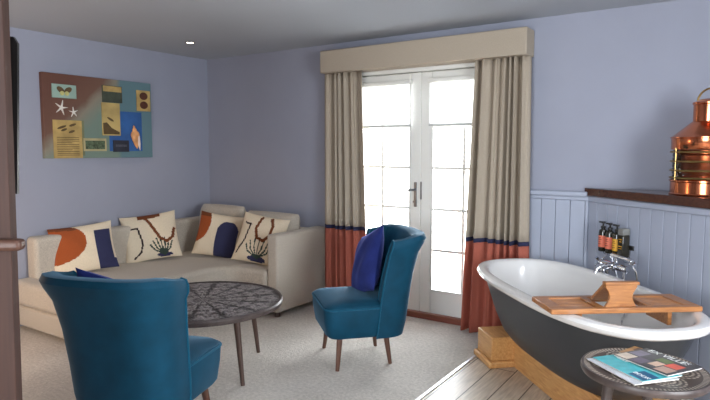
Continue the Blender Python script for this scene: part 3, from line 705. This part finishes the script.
# ------------------------------------------------------------------ bath mixer taps on standpipes, behind the bath
t = thing('bath_mixer', 'chrome bath mixer taps with cross handles behind the bath', 'tap', (TC[0]-0.055*0.69, TC[1]+0.055*0.724, 0), TA)
Nn = 0.455; zc = 0.70
bm = bmn(); tube(bm, [(-0.33, Nn, zc), (-0.10, Nn, zc)], 0.022, 14); tube(bm, [(-0.215, Nn-0.03, zc), (-0.215, Nn, zc+0.005)], 0.028, 14); obj('mixer_body', bm, mt['chrome'], t)
for a in (-0.30, -0.13):
    bm = bmn(); lathe(bm, [(0.03, 0), (0.03, 0.012), (0.012, 0.02), (0.012, zc)], 14, c=(a, Nn, 0)); obj('standpipe', bm, mt['chrome'], t)
for a, d in ((-0.37, -1), (-0.16, 0)):
    bm = bmn()
    if d: c0 = Vector((-0.385, Nn, zc)); tube(bm, [(-0.33, Nn, zc), (-0.385, Nn, zc)], 0.011, 10)
    else: c0 = Vector((-0.235, Nn-0.075, zc-0.02)); tube(bm, [(-0.225, Nn, zc), tuple(c0)], 0.011, 10)
    ax = Vector((1, 0, 0)) if d else Vector((0.1, -1, 0)).normalized(); s1 = ax.cross(Vector((0, 0, 1))).normalized(); s2 = ax.cross(s1)
    for v in (s1+s2, s1-s2): v = v.normalized()*0.042; tube(bm, [c0-v, c0, c0+v], [0.012, 0.007, 0.012], 8)
    lathe(bm, [(0.004, -0.014), (0.016, -0.008), (0.016, 0.008), (0.004, 0.014)], 12, c=tuple(c0)); obj('cross_handle', bm, mt['chrome'], t)
bm = bmn(); tube(bm, [(-0.215, Nn, zc), (-0.215, Nn-0.05, zc+0.012), (-0.215, Nn-0.10, zc+0.01), (-0.215, Nn-0.135, zc-0.01), (-0.215, Nn-0.14, zc-0.035)], 0.013, 12); obj('spout', bm, mt['chrome'], t)
bm = bmn(); tube(bm, [(-0.215, Nn, zc+0.02), (-0.215, Nn, zc+0.06)], 0.011, 10); tube(bm, [(-0.26, Nn, zc+0.068), (-0.10, Nn, zc+0.066), (-0.06, Nn, zc+0.062)], [0.012, 0.012, 0.016], 10); lathe(bm, [(0.012, 0.0), (0.026, -0.012), (0.026, -0.02)], 14, c=(-0.05, Nn, zc+0.066)); obj('hand_shower', bm, mt['chrome'], t)
bm = bmn(); tube(bm, [(-0.26, Nn, zc+0.068), (-0.30, Nn+0.02, zc+0.05), (-0.28, Nn+0.045, zc-0.05), (-0.2, Nn+0.05, zc-0.2), (-0.12, Nn+0.05, zc-0.12), (-0.06, Nn+0.04, zc-0.06), (-0.045, Nn+0.02, zc+0.0), (-0.045, Nn, zc+0.03), (-0.05, Nn, zc+0.05)], 0.007, 8); obj('shower_hose', bm, mt['chrome'], t)

# ------------------------------------------------------------------ toiletries on the panelling
def pp(s, off, z): return PM @ Vector((s, -off, z))
t = thing('wire_bracket', 'chrome wire bracket on the panelling above the bath taps', 'bracket', (3.93, 0, 0), PA)
bm = bmn(); box(bm, 0.17, 0.44, -0.006, -0.0005, 0.785, 0.815); obj('wall_strip', bm, mt['steel'], t, bevel=0.001)
for s in (0.203, 0.267, 0.331, 0.388):
    bm = bmn(); tube(bm, [(s-0.024, -0.003, 0.80), (s-0.024, -0.01, 0.74), (s-0.018, -0.012, 0.725 if s < 0.36 else 0.70), (s+0.018, -0.012, 0.725 if s < 0.36 else 0.70), (s+0.024, -0.01, 0.74), (s+0.024, -0.003, 0.80)], 0.0035, 6); obj('wire_loop', bm, mt['chrome'], t)
def bottle(s, z0, lab, label, twin=0):
    p = pp(s, 0.042, z0)
    t = thing('pump_bottle', label, 'bottle', p, PA, 'toiletry bottles on the panelling')
    bm = bmn(); lathe(bm, [(0.025, 0), (0.028, 0.006), (0.028, 0.130), (0.024, 0.146), (0.013, 0.152), (0.013, 0.16)], 24); obj('bottle_body', bm, mt['amber'], t)
    bm = bmn(); lathe(bm, [(0.0282, 0.03), (0.0285, 0.031), (0.0285, 0.108), (0.0282, 0.109)], 24, cap=False); lb = obj('bottle_label', bm, lab, t)
    for zz, ww in ((0.092, 0.4), (0.080, 0.55), (0.064, 0.3), (0.05, 0.5)):
        bm = bmn(); vs = [[bm.verts.new((0.0289*math.cos(-math.pi/2+ww*(k/6-0.5)*2), 0.0289*math.sin(-math.pi/2+ww*(k/6-0.5)*2), zz+h)) for k in range(7)] for h in (0, 0.004)]
        for k in range(6): bm.faces.new((vs[0][k], vs[0][k+1], vs[1][k+1], vs[1][k]))
        obj('label_print', bm, mt['link'], lb)
    bm = bmn(); lathe(bm, [(0.016, 0.158), (0.016, 0.172), (0.006, 0.175), (0.006, 0.19), (0.014, 0.192), (0.014, 0.202)], 14); box(bm, -0.035, 0.0, -0.006, 0.006, 0.192, 0.202); obj('pump_head', bm, mt['black'], t, bevel=0.001)
    return t
bottle(0.203, 0.748, mt['coral'], 'coral labelled pump bottle, leftmost on the wall above the bath')
bottle(0.267, 0.745, mt['coral'], 'coral labelled pump bottle between the other coral one and the yellow one')
bottle(0.331, 0.742, mt['yellow'], 'yellow labelled pump bottle on the wall above the bath')
p = pp(0.388, 0.040, 0.738); t = thing('soap_dispenser', 'square black dispenser with grey top, rightmost of the wall toiletries', 'dispenser', p, PA)
bm = bmn(); box(bm, -0.024, 0.024, -0.028, 0.028, 0, 0.145); obj('dispenser_body', bm, mt['amber'], t, bevel=0.005)
bm = bmn(); box(bm, -0.024, 0.024, -0.028, 0.028, 0.1455, 0.188); obj('dispenser_cap', bm, mt['greycap'], t, bevel=0.005)
for zz, ww in ((0.115, 0.015), (0.10, 0.010), (0.07, 0.015), (0.055, 0.012)):
    bm = bmn(); box(bm, -ww, ww, -0.0288, -0.0281, zz, zz+0.005); obj('label_print', bm, mt['yellow'], t)

# ------------------------------------------------------------------ copper ship lantern
t = thing('ship_lantern', 'polished copper ship lantern standing on the dark shelf', 'lantern', (4.655, -0.285, 1.1685), R(-20))
Rl = 0.192
bm = bmn(); lathe(bm, [(0.02, 0.0), (Rl*1.02, 0.0), (Rl*1.03, 0.006), (Rl, 0.012), (Rl, 0.075), (Rl*1.03, 0.08), (Rl*1.03, 0.088), (Rl*0.96, 0.092), (0.02, 0.092)], 56); obj('base_drum', bm, mt['copper'], t)
bm = bmn(); lathe(bm, [(Rl*0.93, 0.092)] + [(Rl*(0.945+0.02*(k % 2)), 0.098+k*0.0105) for k in range(16)] + [(Rl*0.93, 0.27)], 56, cap=False); obj('lens_glass', bm, mt['lglass'], t)
bm = bmn(); lathe(bm, [(0.02, 0.093), (0.055, 0.093), (0.055, 0.12), (0.03, 0.13), (0.03, 0.19), (0.05, 0.2), (0.02, 0.24)], 20); lathe(bm, [(Rl*0.74, 0.094), (Rl*0.76, 0.12), (Rl*0.72, 0.13), (Rl*0.72, 0.235), (Rl*0.77, 0.245), (Rl*0.77, 0.266)], 40, cap=False); obj('burner', bm, mt['copper_dk'], t)
for zz in (0.102, 0.146, 0.20, 0.256):
    bm = bmn(); n = 40; tube(bm, [(Rl*1.005*math.cos(6.283*i/n), Rl*1.005*math.sin(6.283*i/n), zz) for i in range(n)], 0.006, 8, closed=True); obj('guard_ring', bm, mt['brass'], t)
for k in range(5):
    a = 6.283*k/5+0.35; bm = bmn(); tube(bm, [(Rl*1.01*math.cos(a), Rl*1.01*math.sin(a), 0.085), (Rl*1.01*math.cos(a), Rl*1.01*math.sin(a), 0.28)], 0.005, 8); obj('guard_bar', bm, mt['brass'], t)
bm = bmn(); lathe(bm, [(0.05, 0.27), (Rl, 0.27), (Rl*1.02, 0.275), (Rl*1.02, 0.335), (Rl*1.05, 0.338), (Rl*1.05, 0.345), (Rl*0.98, 0.352), (0.098, 0.43), (0.09, 0.436), (0.05, 0.436)], 56); obj('hood', bm, mt['copper'], t)
bm = bmn(); lathe(bm, [(0.03, 0.436), (0.086, 0.436), (0.086, 0.535), (0.092, 0.54), (0.092, 0.55), (0.06, 0.566), (0.02, 0.574)], 40); obj('chimney_cap', bm, mt['copper'], t)
bm = bmn(); tube(bm, [(0.072*math.cos(R(a)), 0, 0.55+0.082*math.sin(R(a))) for a in range(0, 181, 12)], 0.006, 10); obj('carry_handle', bm, mt['brass'], t)

# ------------------------------------------------------------------ carved side table and magazines
t = thing('side_table', 'small round carved brown side table beside the bath', 'table', (4.548, -1.862, 0), R(15))
bm = bmn(); lathe(bm, [(0.03, 0.548), (0.215, 0.548), (0.229, 0.552), (0.234, 0.562), (0.234, 0.572), (0.230, 0.58), (0.222, 0.5805), (0.218, 0.578), (0.1, 0.5778), (0.001, 0.5778)], 64)
o = obj('tabletop', bm, [mt['tabledk'], mt['carved2']], t)
for p in o.data.polygons:
    c = p.center
    if math.hypot(c.x, c.y) < 0.222 and c.z > 0.57: p.material_index = 1
for k in range(3):
    a = R(195+120*k); bm = bmn(); leg(bm, (0.13*math.cos(a), 0.13*math.sin(a), 0.549), (0.19*math.cos(a), 0.19*math.sin(a), 0), 0.021, 0.014); obj('leg', bm, mt['tabledk'], t)
def mag(label, loc, rz, w, h, th, cover, decor, warp=0.0):
    # local x along the reading width, local y up the page
    t = thing('magazine', label, 'magazine', loc, rz, 'magazines on the side table')
    def Z(x): return warp*(x/w+0.5)**2
    def slab(name, x0, x1, y0, y1, z0, z1, m, par, n=6):
        bm = bmn(); rings = []
        for i in range(n+1):
            x = x0+(x1-x0)*i/n; rings.append([(x, y0, z0+Z(x)*0.5), (x, y1, z0+Z(x)*0.5), (x, y1, z1+Z(x)), (x, y0, z1+Z(x))])
        loft(bm, rings); return obj(name, bm, m, par, smooth=False)
    slab('page_block', -w/2+0.002, w/2-0.002, -h/2+0.002, h/2-0.002, 0, th-0.001, mt['paper'], t)
    cv = slab('cover', -w/2, w/2, -h/2, h/2, th-0.001, th, cover, t)
    for nm, x0, x1, y0, y1, m in decor: slab(nm, x0*w, x1*w, y0*h, y1*h, th, th+0.0004, m, cv)
    return cv, th
def C(n, r, g, b): return M(n, rgb(r, g, b), 0.35, noise=30, amount=0.15)
zt = 0.5812
teal = C('teal_cover', 70, 178, 186); navyc = C('blue_cover_patch', 36, 92, 128); whitep = M('white_print', rgb(235, 235, 232), 0.5, noise=20, amount=0.02); dark = C('charcoal_cover', 62, 60, 62)
wc = C('pale_cover', 206, 206, 210); tan = C('tan_cover', 176, 128, 78)
mag('pale magazine lowest in the pile on the side table', (4.508, -1.915, zt), R(-41), 0.27, 0.20, 0.005, wc, [])
c, th = mag('teal covered magazine at the near side of the pile', (4.522, -1.895, zt+0.006), R(-38), 0.26, 0.19, 0.005, teal, [('cover_patch', 0.20, 0.48, -0.46, -0.05, navyc), ('cover_edge', -0.49, 0.49, 0.42, 0.5, wc)])
textmesh('BOOK', 0.026, Matrix.Translation((0.085, -0.055, th+0.0006)), whitep, 'cover_print', c)
textmesh('GUIDE', 0.020, Matrix.Translation((-0.07, 0.0, th+0.0006)), whitep, 'cover_print', c)
mag('tan magazine sticking out behind the dark one in the pile', (4.553, -1.742, zt+0.0005), R(-22), 0.20, 0.12, 0.011, tan, [('cover_patch', -0.4, -0.1, 0.1, 0.45, C('brown_patch', 92, 58, 38)), ('cover_patch', 0.1, 0.4, 0.0, 0.4, C('cream_patch', 214, 190, 160))])
c, th = mag('dark magazine with white title letters on top of the pile', (4.585, -1.815, zt+0.0125), R(-33), 0.25, 0.19, 0.006, dark,
    [('cover_picture', -0.46, -0.25, -0.1, 0.25, C('mauve_picture', 120, 112, 128)), ('cover_picture', -0.22, -0.02, -0.45, -0.12, C('mauve_picture_dark', 104, 92, 110)), ('cover_picture', -0.05, 0.18, 0.02, 0.25, C('olive_picture', 96, 112, 56)), ('cover_picture', 0.2, 0.42, -0.12, 0.16, C('coral_picture', 222, 92, 70)), ('cover_picture', 0.02, 0.18, -0.3, -0.02, C('peach_picture', 214, 180, 156)), ('cover_picture', 0.22, 0.46, -0.46, -0.16, C('sand_picture', 190, 156, 138)), ('cover_picture', -0.48, -0.25, -0.48, -0.15, C('cream_picture', 214, 196, 178))], 0.006)
textmesh('EX VILLES', 0.044, Matrix.Translation((0.0, 0.07, th+0.004)), whitep, 'cover_title', c)
